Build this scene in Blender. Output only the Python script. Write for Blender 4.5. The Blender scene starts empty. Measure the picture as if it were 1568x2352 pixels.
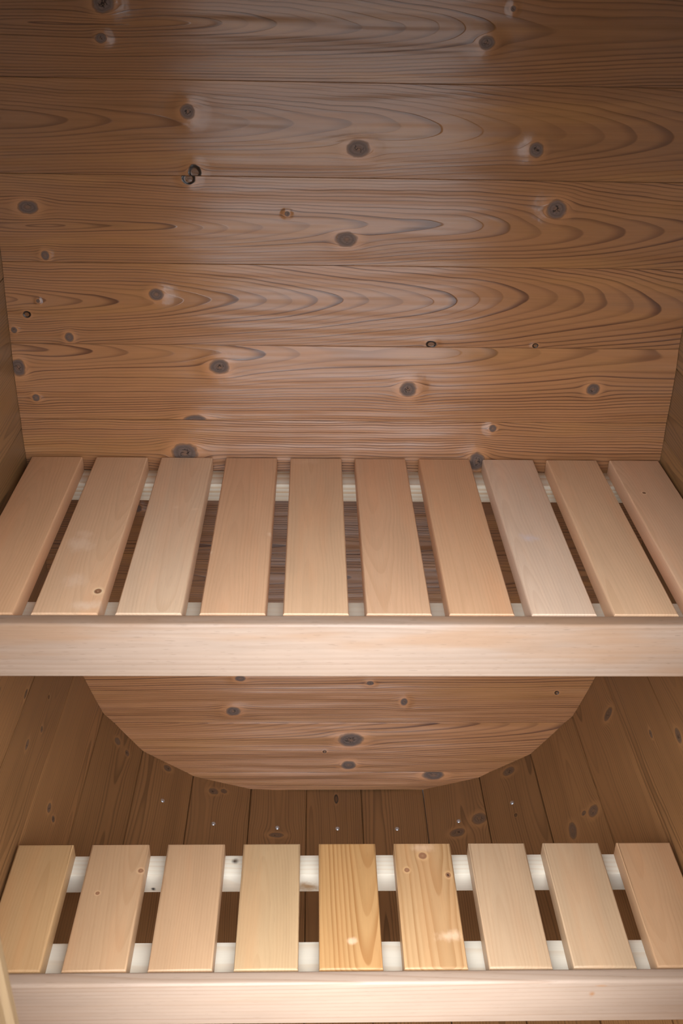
import bpy, bmesh, math, random
from mathutils import Matrix, Vector

sc = bpy.context.scene
COL = sc.collection

# ------------------------------------------------------------------ camera
PITCH, YAW, ROLL = (math.radians(a) for a in (29.4707, 1.83598, -1.2001))
fwd = Vector((math.sin(YAW) * math.cos(PITCH), math.cos(YAW) * math.cos(PITCH), -math.sin(PITCH)))
rgt = Vector((math.cos(YAW), -math.sin(YAW), 0.0))
dwn = fwd.cross(rgt)
rgt2 = math.cos(ROLL) * rgt + math.sin(ROLL) * dwn
dwn2 = -math.sin(ROLL) * rgt + math.cos(ROLL) * dwn
cam_d = bpy.data.cameras.new('camera')
cam = bpy.data.objects.new('camera', cam_d)
COL.objects.link(cam)
m = Matrix.Identity(4)
for i in range(3):
    m[i][0], m[i][1], m[i][2] = rgt2[i], -dwn2[i], -fwd[i]
m[0][3], m[1][3], m[2][3] = -0.05716, -1.62499, 1.615
cam.matrix_world = m
cam_d.sensor_fit = 'VERTICAL'
cam_d.sensor_height = 36.0
cam_d.sensor_width = 24.0
cam_d.lens = 2349.54 / 2352 * 36.0
cam_d.clip_start = 0.02
cam_d.dof.use_dof = True
cam_d.dof.focus_distance = 1.72
cam_d.dof.aperture_fstop = 7.0
sc.camera = cam

# ------------------------------------------------------------------ daylight: a bright overcast sky seen through the open doorway
world = bpy.data.worlds.new('overcast_sky')
sc.world = world
world.use_nodes = True
wb = world.node_tree.nodes['Background']
SKY = 4.0                                   # standard overcast sky: the zenith three times as bright as the horizon
wt = world.node_tree
w_tc = wt.nodes.new('ShaderNodeTexCoord')
w_sp = wt.nodes.new('ShaderNodeSeparateXYZ'); wt.links.new(w_tc.outputs['Generated'], w_sp.inputs[0])
w_mx = wt.nodes.new('ShaderNodeMath'); w_mx.operation = 'MAXIMUM'; w_mx.inputs[1].default_value = 0.0
wt.links.new(w_sp.outputs['Z'], w_mx.inputs[0])
w_ma = wt.nodes.new('ShaderNodeMath'); w_ma.operation = 'MULTIPLY_ADD'
w_ma.inputs[1].default_value = 2 * SKY; w_ma.inputs[2].default_value = SKY
wt.links.new(w_mx.outputs[0], w_ma.inputs[0]); wt.links.new(w_ma.outputs[0], wb.inputs['Strength'])
wb.inputs['Color'].default_value = (0.93, 0.97, 1.03, 1)
sc.view_settings.view_transform = 'Standard'
sc.view_settings.look = 'None'
sc.view_settings.gamma = 1.0
sc.view_settings.use_curve_mapping = False
sc.view_settings.exposure = 0.0
sc.cycles.use_denoising = True
sc.cycles.denoising_prefilter = 'NONE'

# ------------------------------------------------------------------ node helpers
class E:
    """a socket with arithmetic: every operation adds one Math node"""
    def __init__(s, t, k): s.t, s.k = t, k
    def op(s, o, *a, clamp=False):
        n = s.t.nodes.new('ShaderNodeMath'); n.operation = o; n.use_clamp = clamp
        for i, x in enumerate((s,) + a):
            if isinstance(x, E): s.t.links.new(x.k, n.inputs[i])
            else: n.inputs[i].default_value = float(x)
        return E(s.t, n.outputs[0])
    def __add__(s, b): return s.op('ADD', b)
    def __sub__(s, b): return s.op('SUBTRACT', b)
    def __mul__(s, b): return s.op('MULTIPLY', b)
    def __truediv__(s, b): return s.op('DIVIDE', b)
    def rsub(s, a):
        n = s.t.nodes.new('ShaderNodeMath'); n.operation = 'SUBTRACT'
        n.inputs[0].default_value = a; s.t.links.new(s.k, n.inputs[1]); return E(s.t, n.outputs[0])
    def fract(s): return s.op('FRACT')
    def smooth(s, lo, hi, a=0.0, b=1.0):
        n = s.t.nodes.new('ShaderNodeMapRange'); n.interpolation_type = 'SMOOTHSTEP'
        s.t.links.new(s.k, n.inputs[0])
        for i, x in zip((1, 2, 3, 4), (lo, hi, a, b)): n.inputs[i].default_value = x
        return E(s.t, n.outputs[0])

def xyz(t, x, y, z):
    n = t.nodes.new('ShaderNodeCombineXYZ')
    for i, v in enumerate((x, y, z)):
        if isinstance(v, E): t.links.new(v.k, n.inputs[i])
        else: n.inputs[i].default_value = v
    return n.outputs[0]

def noise(t, vec, scale=1.0, detail=2.0, rough=0.5, dist=0.0):
    n = t.nodes.new('ShaderNodeTexNoise'); n.noise_dimensions = '3D'
    t.links.new(vec, n.inputs['Vector'])
    n.inputs['Scale'].default_value = scale; n.inputs['Detail'].default_value = detail
    n.inputs['Roughness'].default_value = rough; n.inputs['Distortion'].default_value = dist
    return E(t, n.outputs[0])

def mix(t, f, a, b, mode='MIX'):
    n = t.nodes.new('ShaderNodeMix'); n.data_type = 'RGBA'; n.blend_type = mode
    n.clamp_factor = True
    if isinstance(f, E): t.links.new(f.k, n.inputs[0])
    else: n.inputs[0].default_value = f
    for i, x in ((6, a), (7, b)):
        if isinstance(x, E): t.links.new(x.k, n.inputs[i])
        elif hasattr(x, 'is_output'): t.links.new(x, n.inputs[i])
        else: n.inputs[i].default_value = (*x, 1)
    return n.outputs[2]

def group_sockets(g, ins, outs):
    for n in ins: g.interface.new_socket(n, in_out='INPUT', socket_type='NodeSocketFloat')
    for n in outs: g.interface.new_socket(n, in_out='OUTPUT', socket_type='NodeSocketFloat')
    gi = g.nodes.new('NodeGroupInput'); go = g.nodes.new('NodeGroupOutput')
    return [E(g, gi.outputs[n]) for n in ins], go

# one knot: how far the grain is pushed aside, and the elliptical distance to the knot
gk = bpy.data.node_groups.new('knot_flow', 'ShaderNodeTree')
(U, V, KU, KV, KA, KB), go = group_sockets(gk, ['U', 'V', 'KU', 'KV', 'KA', 'KB'], ['Push', 'Dist'])
_du = U - KU; _dv = V - KV
_b2 = (_dv / KB).op('POWER', 2.0)
_a = _du / KA
_d = ((_a * _a) + _b2).op('SQRT')
_f = ((_a * 0.62) * (_a * 0.62)) + _b2
gk.links.new(_d.k, go.inputs['Dist'])
gk.links.new(((_dv * 0.95) / (_f + 0.22)).k, go.inputs['Push'])

def wood(name, early, late, seed=0.0, freq=210, vc=0.0, d0=0.03, slope=0.02, wav=1.0, amt=0.8, patch=(0, 0, 0), patch_amt=0.0,
         rough=0.42, aniso=0.0, bump=0.25, knots=(), holes=(), pale=(), knotcol=(0.140, 0.094, 0.074), fibre=0.16, spec=0.5,
         pores=0.0, sharp=0.6, blotch=0.3, wave=0.0):
    """Solid wood in object space: x along the grain, y across the face, z out of the face.  Growth rings are cylinders round a
    slanted pith, bent aside by knots."""
    mat = bpy.data.materials.new(name); mat.use_nodes = True
    t = mat.node_tree
    bsdf = t.nodes['Principled BSDF']
    tc = t.nodes.new('ShaderNodeTexCoord')
    sp = t.nodes.new('ShaderNodeSeparateXYZ'); t.links.new(tc.outputs['Object'], sp.inputs[0])
    u, v, w = (E(t, sp.outputs[i]) for i in range(3))
    us = u + seed * 3.17
    warp = noise(t, xyz(t, us * 3.0, v * 9.0, w * 9.0), 1.0, 3.0) - 0.5
    psi = v + warp * (0.02 * wav)
    dk = dh = None
    for lst, tag in ((knots, 'k'), (holes, 'h')):
        for (ku, kv, ka, kb) in lst:
            g = t.nodes.new('ShaderNodeGroup'); g.node_tree = gk
            t.links.new(u.k, g.inputs[0]); t.links.new(v.k, g.inputs[1])
            for i, x in zip((2, 3, 4, 5), (ku, kv, ka, kb)): g.inputs[i].default_value = x
            psi = psi - E(t, g.outputs['Push'])
            d = E(t, g.outputs['Dist'])
            if tag == 'k': dk = d if dk is None else dk.op('MINIMUM', d)
            else: dh = d if dh is None else dh.op('MINIMUM', d)
    wob = noise(t, xyz(t, us * 2.1, v * 7.0, seed), 1.0, 1.0) - 0.5
    depth = (u * slope + wob * (0.035 * wav) + d0) - w
    rad = (((psi - vc) * (psi - vc)) + depth * depth).op('SQRT')
    ph = rad * freq + seed * 7.3
    ph = ph + warp * 1.6
    fr = ph.fract(); cell = ph.op('FLOOR')
    wn = t.nodes.new('ShaderNodeTexWhiteNoise'); wn.noise_dimensions = '1D'; t.links.new(cell.k, wn.inputs['W'])
    ringvar = E(t, wn.outputs['Value']).smooth(0.0, 1.0, 0.35, 1.0)
    lt = fr.smooth(1.0 - sharp, 0.93) * fr.smooth(0.93, 1.0, 1.0, 0.0)
    fib = noise(t, xyz(t, us * 11.0, v * 480.0, w * 480.0), 1.0, 3.0, 0.65)
    lat = lt * ringvar
    latm = lat * (fib * 0.6 + 0.75)
    col = mix(t, latm * amt, early, late)
    blot = noise(t, xyz(t, us * 5.0 + 11.0, v * 26.0, w * 26.0), 1.0, 3.0, 0.55)
    if patch_amt:
        pn = noise(t, xyz(t, us * 2.2 + 31.0, v * 18.0, w * 18.0), 1.0, 3.0, 0.6)
        col = mix(t, pn.smooth(0.48, 0.68) * patch_amt, col, patch)
    val = (blot - 0.5) * blotch + ((fib - 0.5) * fibre + 1.0)
    col = mix(t, 1.0, col, xyz(t, val, val, val), 'MULTIPLY')
    hgt = lat * 0.45 + fib * 0.10
    if pores:
        pr = noise(t, xyz(t, us * 45.0, v * 700.0, w * 700.0), 1.0, 1.0)
        col = mix(t, pr.smooth(0.66, 0.76) * pores, col, tuple(c * 0.5 for c in late))
    for (pu, pv, pa, pb, pcol, pf, *pw) in pale:                  # worn or chalky spots with a shape of their own
        e = ((u - pu) / pa).op('POWER', 2.0) + ((v - pv) / pb).op('POWER', 2.0)
        if pw: e = e + ((w - pw[0]) / pw[1]).op('POWER', 2.0)
        e = e.op('SQRT') + (blot - 0.5) * 1.6 + (noise(t, xyz(t, us * 38.0, v * 62.0, seed), 1.0, 4.0, 0.65) - 0.5) * 2.2
        col = mix(t, e.smooth(0.0, 1.25, pf, 0.0), col, pcol)
    kn = noise(t, xyz(t, us * 62.0, v * 80.0, seed), 1.0, 2.0, 0.55)
    if dk is not None:
        dk = dk + (kn - 0.5) * 0.42
        col = mix(t, dk.smooth(1.0, 2.2, 0.5, 0.0), col, tuple(min(1, c * 1.5) for c in early))
        ring = (dk * 17.0).op('SINE') * 0.12 + 0.95
        kc = mix(t, 1.0, knotcol, xyz(t, ring, ring, ring), 'MULTIPLY')
        kc = mix(t, dk.smooth(0.0, 0.5, 0.35, 0.0), kc, tuple(c * 0.9 for c in early))
        crack = ((kn - 0.5).op('ABSOLUTE')).smooth(0.0, 0.035, 1.0, 0.0) * dk.smooth(0.35, 0.6, 1.0, 0.0)
        kc = mix(t, crack * 0.9, kc, (0.008, 0.006, 0.005))
        col = mix(t, dk.smooth(0.86, 1.0, 1.0, 0.0), col, kc)
        rim = ((dk - 1.0).op('ABSOLUTE')).smooth(0.0, 0.16, 0.55, 0.0)
        col = mix(t, rim, col, tuple(c * 0.45 for c in knotcol))
        hgt = hgt + dk.smooth(0.6, 2.8, 1.4, 0.0)
    if dh is not None:
        dh = dh + (kn - 0.5) * 0.5
        col = mix(t, dh.smooth(1.0, 2.0, 0.45, 0.0), col, tuple(min(1, c * 1.4) for c in early))
        col = mix(t, dh.smooth(0.9, 1.1, 1.0, 0.0), col, tuple(c * 0.5 for c in early))
        col = mix(t, ((dh - 0.9).op('ABSOLUTE')).smooth(0.12, 0.34, 0.97, 0.0), col, (0.018, 0.013, 0.010))
        hgt = hgt + dh.smooth(0.6, 2.8, 1.2, 0.0) - dh.smooth(0.6, 1.1, 2.0, 0.0)
    t.links.new(col, bsdf.inputs['Base Color'])
    rg = (fib - 0.5) * 0.12 + (blot - 0.5) * 0.1
    rg = rg + rough
    if dk is not None:                                            # end grain of a knot is matt
        rg = rg + dk.smooth(0.8, 1.15, 0.35, 0.0)
        sl = dk.smooth(0.8, 1.15, spec * 0.35, spec); t.links.new(sl.k, bsdf.inputs['Specular IOR Level'])
    t.links.new(rg.k, bsdf.inputs['Roughness'])
    bsdf.inputs['Specular IOR Level'].default_value = spec
    if aniso:
        bsdf.inputs['Anisotropic'].default_value = aniso
        vt = t.nodes.new('ShaderNodeVectorTransform'); vt.vector_type = 'VECTOR'; vt.convert_from = 'OBJECT'; vt.convert_to = 'WORLD'
        vt.inputs[0].default_value = (0, 1, 0)
        t.links.new(vt.outputs[0], bsdf.inputs['Tangent'])
    bp = t.nodes.new('ShaderNodeBump'); bp.inputs['Strength'].default_value = bump; bp.inputs['Distance'].default_value = 0.001
    if wave:                                                      # planed boards are never quite flat: long shallow hollows along the grain
        un = noise(t, xyz(t, us * 1.6 + 5.0, v * 24.0, seed), 1.0, 2.0, 0.55)
        if dk is not None: un = un + dk.smooth(0.8, 3.6, 0.07, 0.0)
        b2 = t.nodes.new('ShaderNodeBump'); b2.inputs['Strength'].default_value = 1.0; b2.inputs['Distance'].default_value = wave
        t.links.new(un.k, b2.inputs['Height']); t.links.new(b2.outputs[0], bp.inputs['Normal'])
    t.links.new(hgt.k, bp.inputs['Height']); t.links.new(bp.outputs[0], bsdf.inputs['Normal'])
    return mat

def plain(name, colr, rough=0.6, metal=0.0, nscale=40.0, namt=0.25):
    mat = bpy.data.materials.new(name); mat.use_nodes = True
    t = mat.node_tree; bsdf = t.nodes['Principled BSDF']
    tc = t.nodes.new('ShaderNodeTexCoord')
    n = noise(t, tc.outputs['Object'], nscale, 4.0)
    vv = (n - 0.5) * namt + 1.0
    t.links.new(mix(t, 1.0, colr, xyz(t, vv, vv, vv), 'MULTIPLY'), bsdf.inputs['Base Color'])
    bsdf.inputs['Roughness'].default_value = rough; bsdf.inputs['Metallic'].default_value = metal
    return mat

# ------------------------------------------------------------------ mesh helpers
def link(name, bm, mat, parent=None, matrix=None, smooth=30):
    me = bpy.data.meshes.new(name)
    bmesh.ops.recalc_face_normals(bm, faces=bm.faces)
    bm.to_mesh(me); bm.free()
    me.materials.append(mat)
    if smooth:
        me.polygons.foreach_set('use_smooth', [True] * len(me.polygons))
        me.set_sharp_from_angle(angle=math.radians(smooth))
    o = bpy.data.objects.new(name, me)
    COL.objects.link(o)
    if matrix is not None: o.matrix_world = matrix
    if parent is not None:
        o.parent = parent
        o.matrix_parent_inverse = parent.matrix_world.inverted()
    return o

def empty(name, loc=(0, 0, 0), **props):
    o = bpy.data.objects.new(name, None)
    COL.objects.link(o); o.location = loc
    o.matrix_world = Matrix.Translation(loc)
    for k, v in props.items(): o[k] = v
    return o

def frame(origin, X, Y):
    X = Vector(X).normalized(); Y = Vector(Y).normalized(); Z = X.cross(Y)
    mm = Matrix.Identity(4)
    for i in range(3):
        mm[i][0], mm[i][1], mm[i][2], mm[i][3] = X[i], Y[i], Z[i], origin[i]
    return mm

def box_bm(lx, ly, lz, bev=0.0, which='all', seg=3):
    """a board centred in x and y with its face at z=0, edges eased"""
    bm = bmesh.new()
    bmesh.ops.create_cube(bm, size=1.0)
    for v in bm.verts:
        v.co = Vector((v.co.x * lx, v.co.y * ly, v.co.z * lz - lz / 2))
    if bev:
        es = []
        for e in bm.edges:
            a, b = e.verts
            top = a.co.z > -lz / 4 and b.co.z > -lz / 4
            if which == 'all' or (which == 'top' and top) or (which == 'long' and abs(a.co.x - b.co.x) > lx / 2):
                es.append(e)
        bmesh.ops.bevel(bm, geom=es, offset=bev, segments=seg, profile=0.5, affect='EDGES')
    return bm

# ------------------------------------------------------------------ the shell: a tub-shaped barrel of staves, oval in section
SECT = [(-.187,.008),(-.068,.002),(.050,.000),(.183,.005),(.303,.041),(.406,.109),(.483,.211),(.523,.335),(.546,.460),(.558,.588),
        (.562,.716),(.563,.845),(.561,.979),(.557,1.110),(.553,1.240),(.546,1.370),(.530,1.495),(.495,1.615),(.430,1.722),(.335,1.805),
        (.210,1.856),(.070,1.874),(-.070,1.874),(-.210,1.856),(-.335,1.805),(-.430,1.722),(-.497,1.615),(-.530,1.495),(-.546,1.375),
        (-.552,1.250),(-.556,1.123),(-.561,.993),(-.563,.858),(-.561,.722),(-.556,.594),(-.545,.467),(-.523,.343),(-.483,.220),
        (-.410,.119),(-.309,.046)]
NS = len(SECT)

EARLY = (0.315, 0.146, 0.063)
LATE = (0.085, 0.034, 0.019)

def clip(poly, a, b, c):
    """the part of a convex polygon where a*x + b*z <= c"""
    out = []
    n = len(poly)
    for i in range(n):
        p, q = poly[i], poly[(i + 1) % n]
        dp, dq = a * p[0] + b * p[1] - c, a * q[0] + b * q[1] - c
        if dp <= 0: out.append(p)
        if (dp < 0 < dq) or (dq < 0 < dp):
            s = dp / (dp - dq)
            out.append((p[0] + s * (q[0] - p[0]), p[1] + s * (q[1] - p[1])))
    return out

def span(z, inset=0.0):
    """left and right edge of the section at height z"""
    xs = []
    for i in range(NS):
        p, q = SECT[i], SECT[(i + 1) % NS]
        if (p[1] - z) * (q[1] - z) <= 0 and p[1] != q[1]:
            xs.append(p[0] + (z - p[1]) / (q[1] - p[1]) * (q[0] - p[0]))
    return min(xs) + inset, max(xs) - inset

# ---- end wall: horizontal planks, each slightly crowned, with a fine V-joint
PH = 0.1368
ZT = 1.4238
WK = {}
for n, x, z, a, b in [(0,-.359,1.523,.0148,.0123),(0,-.366,1.478,.0075,.0069),(0,.192,1.481,.0114,.0093),(0,.226,1.526,.0038,.0039),
        (1,-.247,1.380,.0104,.0104),(1,.009,1.331,.0172,.0127),(1,.281,1.333,.0107,.0108),
        (2,-.502,1.237,.0154,.0100),(2,.323,1.244,.0151,.0142),(2,-.006,1.193,.0166,.0118),(2,-.485,1.161,.0062,.0077),(2,-.100,1.232,.0041,.0040),
        (3,-.313,1.100,.0113,.0095),(3,-.551,1.037,.0050,.0053),(3,-.462,1.025,.0072,.0083),(3,-.505,1.087,.0028,.0029),
        (4,-.216,.976,.0161,.0125),(4,.105,.938,.0142,.0137),(4,.423,.941,.0113,.0105),(4,-.262,.8740,.020,.012),(4,-.553,.971,.0116,.0149),(4,-.530,.917,.0059,.0064),
        (5,-.283,.814,.0214,.0180),(5,.257,.865,.0061,.0067),(5,.234,.801,.0132,.0174),(6,-.376,.701,.0079,.0073),
        (9,-.218,.226,.0142,.0115),(9,.131,.251,.0071,.0092),(9,-.201,.310,.0105,.0066),(9,.060,.299,.0070,.0050),
        (10,.024,.149,.0255,.0168),(10,.021,.078,.0150,.0120),(11,.204,.048,.0225,.0126)]:
    WK.setdefault(n, []).append((x, z, a, b))
WH = {1: [(-.241,1.292,.0093,.0105)], 2: [(-.251,1.2825,.0095,.0075)], 3: [(-.526,1.064,.0060,.0055), (.139,1.0185,.0080,.0060), (.315,1.018,.0044,.0038)],
      9: [(.442,.275,.0045,.0045)], 10: [(-.030,.117,.0037,.0036)]}
# plank: (ring frequency, pith height, pith depth, slope, ring contrast, tone); tone paints shade on top and behind-bench planks, extra light on low ones
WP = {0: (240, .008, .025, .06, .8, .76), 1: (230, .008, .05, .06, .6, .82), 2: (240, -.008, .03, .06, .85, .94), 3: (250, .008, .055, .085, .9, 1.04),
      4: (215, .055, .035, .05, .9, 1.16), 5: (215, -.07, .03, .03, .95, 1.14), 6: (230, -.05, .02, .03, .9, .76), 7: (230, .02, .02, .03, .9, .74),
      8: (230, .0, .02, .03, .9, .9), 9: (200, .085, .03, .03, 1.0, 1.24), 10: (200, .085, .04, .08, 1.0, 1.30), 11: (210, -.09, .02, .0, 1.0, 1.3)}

wall_back = empty('wall_back', (0, 0, 0), kind='structure', label='knotty brown end wall of wide horizontal planks behind both benches')
rnd = random.Random(7)
z_hi = 1.874
joints = [ZT - n * PH for n in range(-3, 13)]
for idx in range(-3, 12):
    zt, zb = ZT - (idx - 1) * PH, ZT - idx * PH
    zt, zb = min(zt, 1.868), max(zb, 0.0045)
    if zt - zb < 0.01: continue
    g = 0.0002
    zt -= g; zb += g
    zc = (zt + zb) / 2; hh = (zt - zb) / 2
    crown = 0.0030 * min(1.0, hh / 0.068)
    levels = {zb, zt, zb + 0.0008, zt - 0.0008}
    for k in range(1, 10): levels.add(zb + (zt - zb) * k / 10)
    for p in SECT:
        if zb + 0.002 < p[1] < zt - 0.002: levels.add(p[1])
    levels = sorted(levels)
    bm = bmesh.new(); rows = []
    for z in levels:
        xl, xr = span(z, 0.0006)
        s = (z - zc) / hh
        wf = crown * (1 - s * s) - 0.0030
        if z in (zb, zt): wf -= 0.0006
        rows.append([bm.verts.new((x, z - zc, wz)) for x, wz in ((xl, wf), (xl + (xr - xl) * .33, wf), (xl + (xr - xl) * .67, wf), (xr, wf), (xr, -0.036), (xl, -0.036))])
    for r0, r1 in zip(rows, rows[1:]):
        for k in range(6):
            j = (k + 1) % 6
            bm.faces.new((r0[k], r0[j], r1[j], r1[k]))
    bm.faces.new(rows[0]); bm.faces.new(rows[-1])
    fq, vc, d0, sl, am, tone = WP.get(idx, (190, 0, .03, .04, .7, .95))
    kn = [(x, z - zc, a, b) for x, z, a, b in WK.get(idx, [])]
    kh = [(x, z - zc, a, b) for x, z, a, b in WH.get(idx, [])]
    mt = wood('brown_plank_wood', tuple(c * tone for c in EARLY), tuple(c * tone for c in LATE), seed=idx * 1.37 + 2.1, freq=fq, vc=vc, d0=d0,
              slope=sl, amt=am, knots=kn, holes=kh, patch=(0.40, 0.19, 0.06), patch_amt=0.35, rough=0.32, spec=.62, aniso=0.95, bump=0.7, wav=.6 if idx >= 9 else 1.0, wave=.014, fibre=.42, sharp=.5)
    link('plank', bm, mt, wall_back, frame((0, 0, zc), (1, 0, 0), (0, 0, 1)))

# ---- staves
SK = {35: [(.307,-.012,.012,.004),(.238,.016,.007,.004),(.166,.003,.005,.003)], 34: [(.245,.056,.012,.004)], 36: [(.333,-.016,.010,.005),(.340,.004,.006,.005)],
      37: [(.034,-.009,.009,.008),(.041,.022,.007,.006)], 38: [(.012,.0,.008,.009)], 39: [(.028,-.017,.008,.010),(.021,.005,.006,.007)],
      0: [(.124,-.001,.006,.015)], 3: [(.135,-.002,.010,.015),(.111,.047,.014,.015)], 4: [(.019,.006,.010,.013)],
      5: [(.250,-.014,.018,.009),(.244,.043,.012,.012),(.233,.021,.005,.005)], 6: [(.107,.040,.010,.016)], 7: [(.269,.008,.010,.004)], 8: [(.350,-.051,.016,.008)]}
SH = {1: [(.020,.005,.012,.004)], 4: [(.139,.0,.004,.003)]}
STONE = {34: 1.05, 35: .86, 36: 1.05, 37: .82, 38: .86, 39: .86, 0: .86, 1: .8, 2: .86, 3: .86, 4: .80, 5: .95, 6: 1.0, 7: .92, 8: .95}
# olive tint on the higher staves, darker and redder ones below
floor = empty('floor', (0, 0, 0), kind='structure', label='curved barrel bottom of brown lengthwise staves under the lower bench')
wall_left = empty('wall_left', (0, 0, 0), kind='structure', label='left barrel side of lengthwise brown staves')
wall_right = empty('wall_right', (0, 0, 0), kind='structure', label='right barrel side of lengthwise brown staves')
ceiling = empty('ceiling', (0, 0, 0), kind='structure', label='curved barrel top of lengthwise brown staves')
screw_mat = plain('zinc_screw', (0.55, 0.58, 0.62), 0.35, 0.9)
Y_BACK, Y_FRONT, TH = 0.055, -1.075, 0.036
for i in range(NS):
    a = Vector((SECT[i][0], 0, SECT[i][1])); b = Vector((SECT[(i + 1) % NS][0], 0, SECT[(i + 1) % NS][1]))
    mid = (a + b) / 2; yv = (b - a); wd = yv.length; yv.normalize()
    pr = Vector((SECT[i - 1][0], 0, SECT[i - 1][1])); nx = Vector((SECT[(i + 2) % NS][0], 0, SECT[(i + 2) % NS][1]))
    def half(d0, d1):                       # half the turn between two staves
        return max(-1, min(1, d0.normalized().cross(d1.normalized()).length)) / 2
    ta, tb = half(a - pr, b - a), half(b - a, nx - b)
    h = wd / 2; g = 0.0003; c = 0.0016
    prof = [(-h + g, -c), (-h + g + c * .8, 0), (h - g - c * .8, 0), (h - g, -c), (h - g + ta * 0 + tb * TH * .98, -TH), (-h + g - ta * TH * .98, -TH)]
    L0, L1 = -Y_BACK, -Y_FRONT
    bm = bmesh.new()
    r0 = [bm.verts.new((L0, y, z)) for y, z in prof]; r1 = [bm.verts.new((L1, y, z)) for y, z in prof]
    for k in range(6):
        j = (k + 1) % 6; bm.faces.new((r0[k], r0[j], r1[j], r1[k]))
    bm.faces.new(r0); bm.faces.new(r1)
    par = floor if mid.z < .30 and abs(mid.x) < .47 else ceiling if mid.z > 1.66 else wall_left if mid.x < 0 else wall_right
    tone = STONE.get(i, .95 + .12 * math.sin(i * 2.7))
    side = par in (wall_left, wall_right)
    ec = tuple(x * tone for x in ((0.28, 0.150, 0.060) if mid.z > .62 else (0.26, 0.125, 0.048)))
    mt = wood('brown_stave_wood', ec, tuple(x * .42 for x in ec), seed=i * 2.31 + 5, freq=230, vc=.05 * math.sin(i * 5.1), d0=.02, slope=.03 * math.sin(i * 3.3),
              amt=.75, knots=SK.get(i, ()), holes=SH.get(i, ()), rough=.42, aniso=.8, bump=.3, knotcol=(.15, .09, .055), patch=tuple(x * .7 for x in ec), patch_amt=.4)
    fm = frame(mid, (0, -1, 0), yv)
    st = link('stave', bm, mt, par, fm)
    SC = {38: (.103, .002), 39: (.116, -.009), 0: (.104, 0), 1: (.103, .006), 2: (.106, .004), 3: (.106, .004), 4: (.104, -.002)}
    if i in SC:
        bm = bmesh.new()
        bmesh.ops.create_cone(bm, cap_ends=True, segments=16, radius1=.0046, radius2=.0036, depth=.0016)
        res = bmesh.ops.create_cone(bm, cap_ends=True, segments=6, radius1=.0016, radius2=.0016, depth=.0004, matrix=Matrix.Translation((0, 0, .0009)))
        bmesh.ops.translate(bm, verts=bm.verts, vec=(0, 0, .0006))
        su, sv = SC[i]
        s = link('screw', bm, screw_mat, st, fm @ Matrix.Translation((su, sv, 0)))
        s['label'] = 'small zinc screw head sunk in a floor stave'

# ---- front wall with the open doorway the daylight comes through
frame_mat = wood('door_frame_wood', (0.20, 0.125, 0.058), (0.12, 0.065, 0.03), seed=3.3, freq=160, d0=.02, slope=.02, amt=.5, rough=.5)
inner_mat = wood('front_wall_wood', EARLY, LATE, seed=9.1, freq=190, d0=.02, slope=.03, amt=.6, rough=.45)
wall_front = empty('wall_front', (0, -1.0, 0), kind='structure', label='front wall around the open doorway')
DX, DZ0, DZ1 = .3375, .10, 1.625
YF, YB = -1.0, -1.034
def slab(poly, y0, y1, name, mat, parent):
    bm = bmesh.new()
    f = [bm.verts.new((x, y0, z)) for x, z in poly]; k = [bm.verts.new((x, y1, z)) for x, z in poly]
    n = len(poly)
    for i in range(n):
        j = (i + 1) % n; bm.faces.new((f[i], f[j], k[j], k[i]))
    bm.faces.new(f); bm.faces.new(k)
    return link(name, bm, mat, parent, Matrix.Identity(4), 0)
inner = [(x * .9985, .94 + (z - .94) * .9985) for x, z in SECT]
JW = .06
slab(clip(inner, 1, 0, -DX - JW), YF, YB, 'panel', inner_mat, wall_front)
slab(clip(inner, -1, 0, -DX - JW), YF, YB, 'panel', inner_mat, wall_front)
mid_p = clip(clip(inner, 1, 0, DX + JW), -1, 0, DX + JW)
slab(clip(mid_p, 0, -1, -DZ1), YF, YB, 'panel', inner_mat, wall_front)
slab(clip(mid_p, 0, 1, DZ0), YF, YB, 'panel', inner_mat, wall_front)
for s in (-1, 1):                           # upright jambs: stepped for the door, inner edge eased
    prof = [(DX + JW, YF), (DX + .003, YF), (DX, YF - .003), (DX, YF - .013), (DX + .006, YF - .017), (DX + .006, YB - .012), (DX + JW, YB - .012)]
    hh = (DZ1 - DZ0 - .004) / 2; zc = (DZ1 + DZ0) / 2
    fm = frame((0, 0, zc), (0, 0, 1), (1, 0, 0))
    bm = bmesh.new()
    r0 = [bm.verts.new((-hh, s * x, y)) for x, y in prof]; r1 = [bm.verts.new((hh, s * x, y)) for x, y in prof]
    for k in range(len(prof)):
        j = (k + 1) % len(prof); bm.faces.new((r0[k], r0[j], r1[j], r1[k]))
    bm.faces.new(r0); bm.faces.new(r1)
    link('door_jamb', bm, frame_mat, wall_front, fm, 0)

# ---- paved ground outside
ground_mat = plain('grey_paving', (0.15, 0.147, 0.14), .8, 0, 6.0, .3)
bm = bmesh.new(); bmesh.ops.create_cube(bm, size=1.0)
for v in bm.verts: v.co = Vector((v.co.x * 60, v.co.y * 60 - 3.0, v.co.z * .1 - .09))
gr = link('ground', bm, ground_mat, None, None, 0)
gr['kind'] = 'structure'; gr['label'] = 'grey paving outside the doorway'

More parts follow.
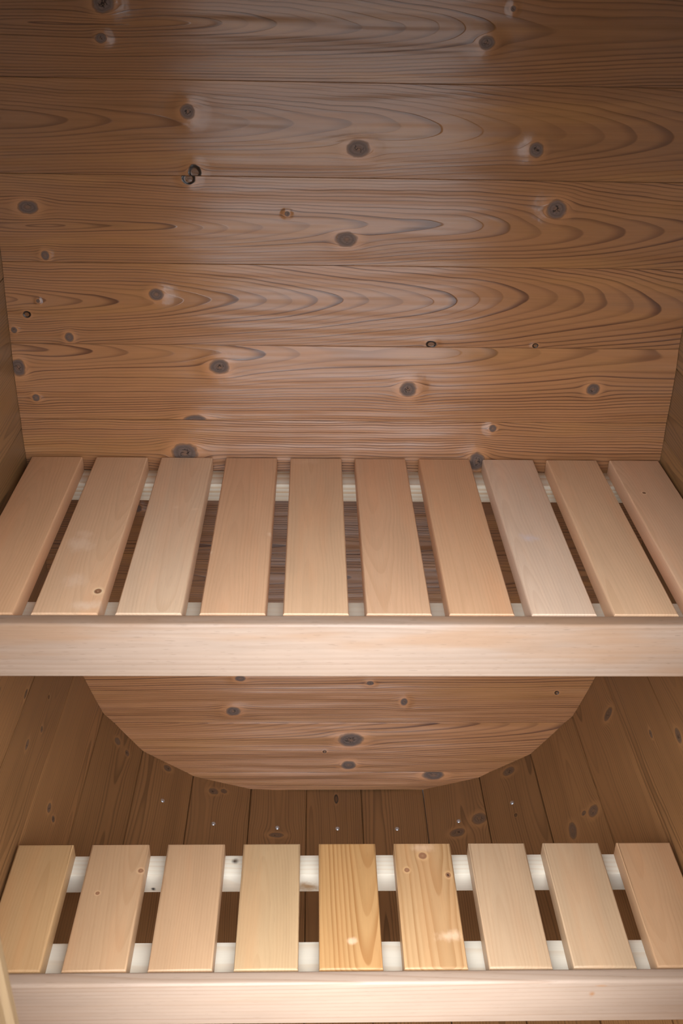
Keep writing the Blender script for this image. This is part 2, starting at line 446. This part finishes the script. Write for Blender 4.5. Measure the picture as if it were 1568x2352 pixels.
# ------------------------------------------------------------------ benches
PINE_E, PINE_L = (0.72, 0.66, 0.54), (0.60, 0.41, 0.22)
def slat_mat(col, k, **kw):
    lat = tuple(c * f for c, f in zip(col, kw.pop('dark', (.78, .68, .58))))
    r = random.Random(k * 13 + 5)
    return wood('alder_slat_wood', col, lat, seed=k * 1.93 + .7, freq=kw.pop('freq', 240), vc=r.uniform(-.05, .05), d0=r.uniform(.01, .03),
                slope=r.uniform(-.08, .08), amt=kw.pop('amt', .30), rough=kw.pop('rough', .45), bump=.10, fibre=.18, blotch=.26, pores=.15,
                knotcol=(.30, .14, .07), sharp=.75, patch=tuple(c * f for c, f in zip(col, (1.06, .93, .85))), patch_amt=.5, **kw)

def bench(name, label, zt, y0, y1, xs, cols, wid, tf, rails, xr, kn=None, holes=None, pale=None, slat_labels=None, mats=None, fas=None):
    """slats run front to back on two pine rails; an alder board closes the front edge"""
    T = .028
    root = empty(name, (0, (y0 + y1) / 2, 0), label=label, category='bench', group='slatted sauna benches')
    ln = y0 - y1
    yc = (y0 + y1) / 2
    for k, x in enumerate(xs):
        w_ = wid[k] if isinstance(wid, (list, tuple)) else wid
        bm = box_bm(ln, w_, T, .0035, 'top', 3)
        args = dict((mats or {}).get(k, {}))
        f = lambda lst: [(-(p[1] - yc), p[0] - x) + tuple(p[2:]) for p in (lst or {}).get(k, [])]
        mt = slat_mat(cols[k], k + len(xs) * 3, knots=f(kn), holes=f(holes), pale=f(pale), **args)
        o = link('slat', bm, mt, root, frame((x, yc, zt), (0, -1, 0), (1, 0, 0)))
        if slat_labels and k in slat_labels: o['label'] = slat_labels[k]
    for nm, (ya, yb, za, zb, xa, xb, mt) in rails.items():
        bm = box_bm(xb - xa, za - zb, ya - yb, .002, 'all', 2)
        link(nm, bm, mt, root, frame(((xa + xb) / 2, yb, (za + zb) / 2), (1, 0, 0), (0, 0, 1)))
    bm = box_bm(xr[1] - xr[0], .089, tf, .0045, 'all', 4)
    link('fascia_board', bm, fas, root, frame(((xr[0] + xr[1]) / 2, y1 - .001 - tf, zt - .0005 - .0445), (1, 0, 0), (0, 0, 1)))
    return root

def lin(r, g, b):
    f = lambda c: (c / 255 / 12.92) if c < 10.3 else ((c / 255 + .055) / 1.055) ** 2.4
    return (f(r), f(g), f(b))
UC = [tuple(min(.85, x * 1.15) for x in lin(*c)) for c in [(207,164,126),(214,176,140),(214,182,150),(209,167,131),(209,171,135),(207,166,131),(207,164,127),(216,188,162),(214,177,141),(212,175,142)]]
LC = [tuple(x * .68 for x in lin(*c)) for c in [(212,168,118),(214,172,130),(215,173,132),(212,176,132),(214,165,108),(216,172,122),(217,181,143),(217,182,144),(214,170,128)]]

up_back = wood('striped_pine_rail', PINE_E, (0.60, 0.40, 0.20), seed=4.4, freq=130, vc=.2, d0=.05, slope=.0, amt=.8, rough=.6, bump=.15, sharp=.8, wav=.25)
up_front = wood('pine_rail', PINE_E, PINE_L, seed=6.4, freq=90, vc=.0, d0=.3, slope=.0, amt=.15, rough=.6, bump=.1, wav=.4)
lo_back = wood('planed_pine_rail', PINE_E, PINE_L, seed=8.1, freq=120, vc=.0, d0=.2, amt=.3, rough=.6, bump=.1, wav=.4,
               pale=[(-.063, -.006, .020, .012, (.34, .19, .07), .9, 0, .01), (-.306, -.011, .004, .004, (.01, .008, .006), 1.0, 0, .01),
                                                        (-.179, .0193, .006, .02, (.06, .035, .02), 1.0, -.028, .006)])
lo_front = wood('veined_pine_rail', PINE_E, PINE_L, seed=2.9, freq=70, vc=.1, d0=.0, amt=.55, rough=.6, bump=.1, sharp=.5, wav=.6)
fas_u = wood('alder_fascia_wood', lin(177,153,134), lin(150,120,96), seed=3.7, freq=120, vc=.01, d0=.01, slope=.012, amt=.35, rough=.45, bump=.1, pores=.45, fibre=.2,
             patch=lin(172,136,106), patch_amt=.75, holes=[(.540, -.038, .002, .002)], sharp=.8)
fas_l = wood('alder_fascia_wood', lin(168,145,126), lin(142,112,88), seed=12.2, freq=130, vc=.075, d0=.02, slope=.035, amt=.5, rough=.45, bump=.1, pores=.25,
             patch=lin(160,132,108), patch_amt=.5, sharp=.45, wav=.8, pale=[(.337, .018, .006, .006, lin(160,105,55), .8), (.345, .036, .012, .003, lin(170,120,75), .6)])

ZU = .8089
WHITE = lin(240, 207, 176)
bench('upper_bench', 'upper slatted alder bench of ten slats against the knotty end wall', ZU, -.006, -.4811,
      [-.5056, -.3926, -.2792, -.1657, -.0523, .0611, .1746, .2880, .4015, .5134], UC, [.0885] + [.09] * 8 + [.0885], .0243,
      {'back_rail': (-.002, -.052, ZU - .0284, ZU - .0625, -.545, .545, up_back), 'front_rail': (-.412, -.4805, ZU - .0284, ZU - .0704, -.545, .545, up_front)}, (-.556, .556),
      kn={1: [(-.357, -.428, .006, .005)], 9: [(.497, -.129, .003, .003)], 5: []},
      pale={1: [(-.406, -.302, .020, .022, WHITE, .8), (-.405, -.270, .010, .014, WHITE, .55), (-.395, -.400, .02, .018, WHITE, .6), (-.370, -.462, .012, .030, WHITE, .9)],
            2: [(-.276, -.186, .006, .006, WHITE, .7), (-.245, -.192, .005, .012, WHITE, .8)], 3: [(-.123, -.270, .008, .006, WHITE, .8), (-.21, -.323, .006, .004, WHITE, .8)],
            4: [(-.07, -.02, .012, .03, WHITE, .5)], 7: [(.277, -.277, .012, .016, lin(226, 208, 205), .8)]},
      slat_labels={1: 'slat with a red-brown knot and chalky worn patches', 7: 'palest slat with a whitish mark halfway'}, fas=fas_u)
ZL = .3553
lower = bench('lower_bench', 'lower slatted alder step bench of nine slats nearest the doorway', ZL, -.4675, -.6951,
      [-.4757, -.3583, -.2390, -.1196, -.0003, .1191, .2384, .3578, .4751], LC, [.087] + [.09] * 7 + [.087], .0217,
      {'back_rail': (-.466, -.506, ZL - .0284, ZL - .067, -.505, .505, lo_back), 'front_rail': (-.628, -.6945, ZL - .0284, ZL - .0704, -.505, .505, lo_front)}, (-.488, .488),
      kn={1: [(-.319, -.521, .004, .004), (-.377, -.563, .003, .003)], 5: [(.091, -.522, .004, .004), (.118, -.494, .006, .006), (.154, -.532, .005, .004)]},
      pale={5: [(.142, -.642, .010, .022, WHITE, .45), (.115, -.478, .01, .026, WHITE, .35)], 4: [(.002, -.649, .006, .008, WHITE, .5)]},
      mats={4: dict(amt=.9, freq=170, dark=(.70, .57, .44)), 5: dict(amt=.7, freq=150, dark=(.68, .55, .42))},
      slat_labels={4: 'orange-toned slat with bold arched grain', 5: 'warm-toned slat with small knots and swirling grain'}, fas=fas_l)
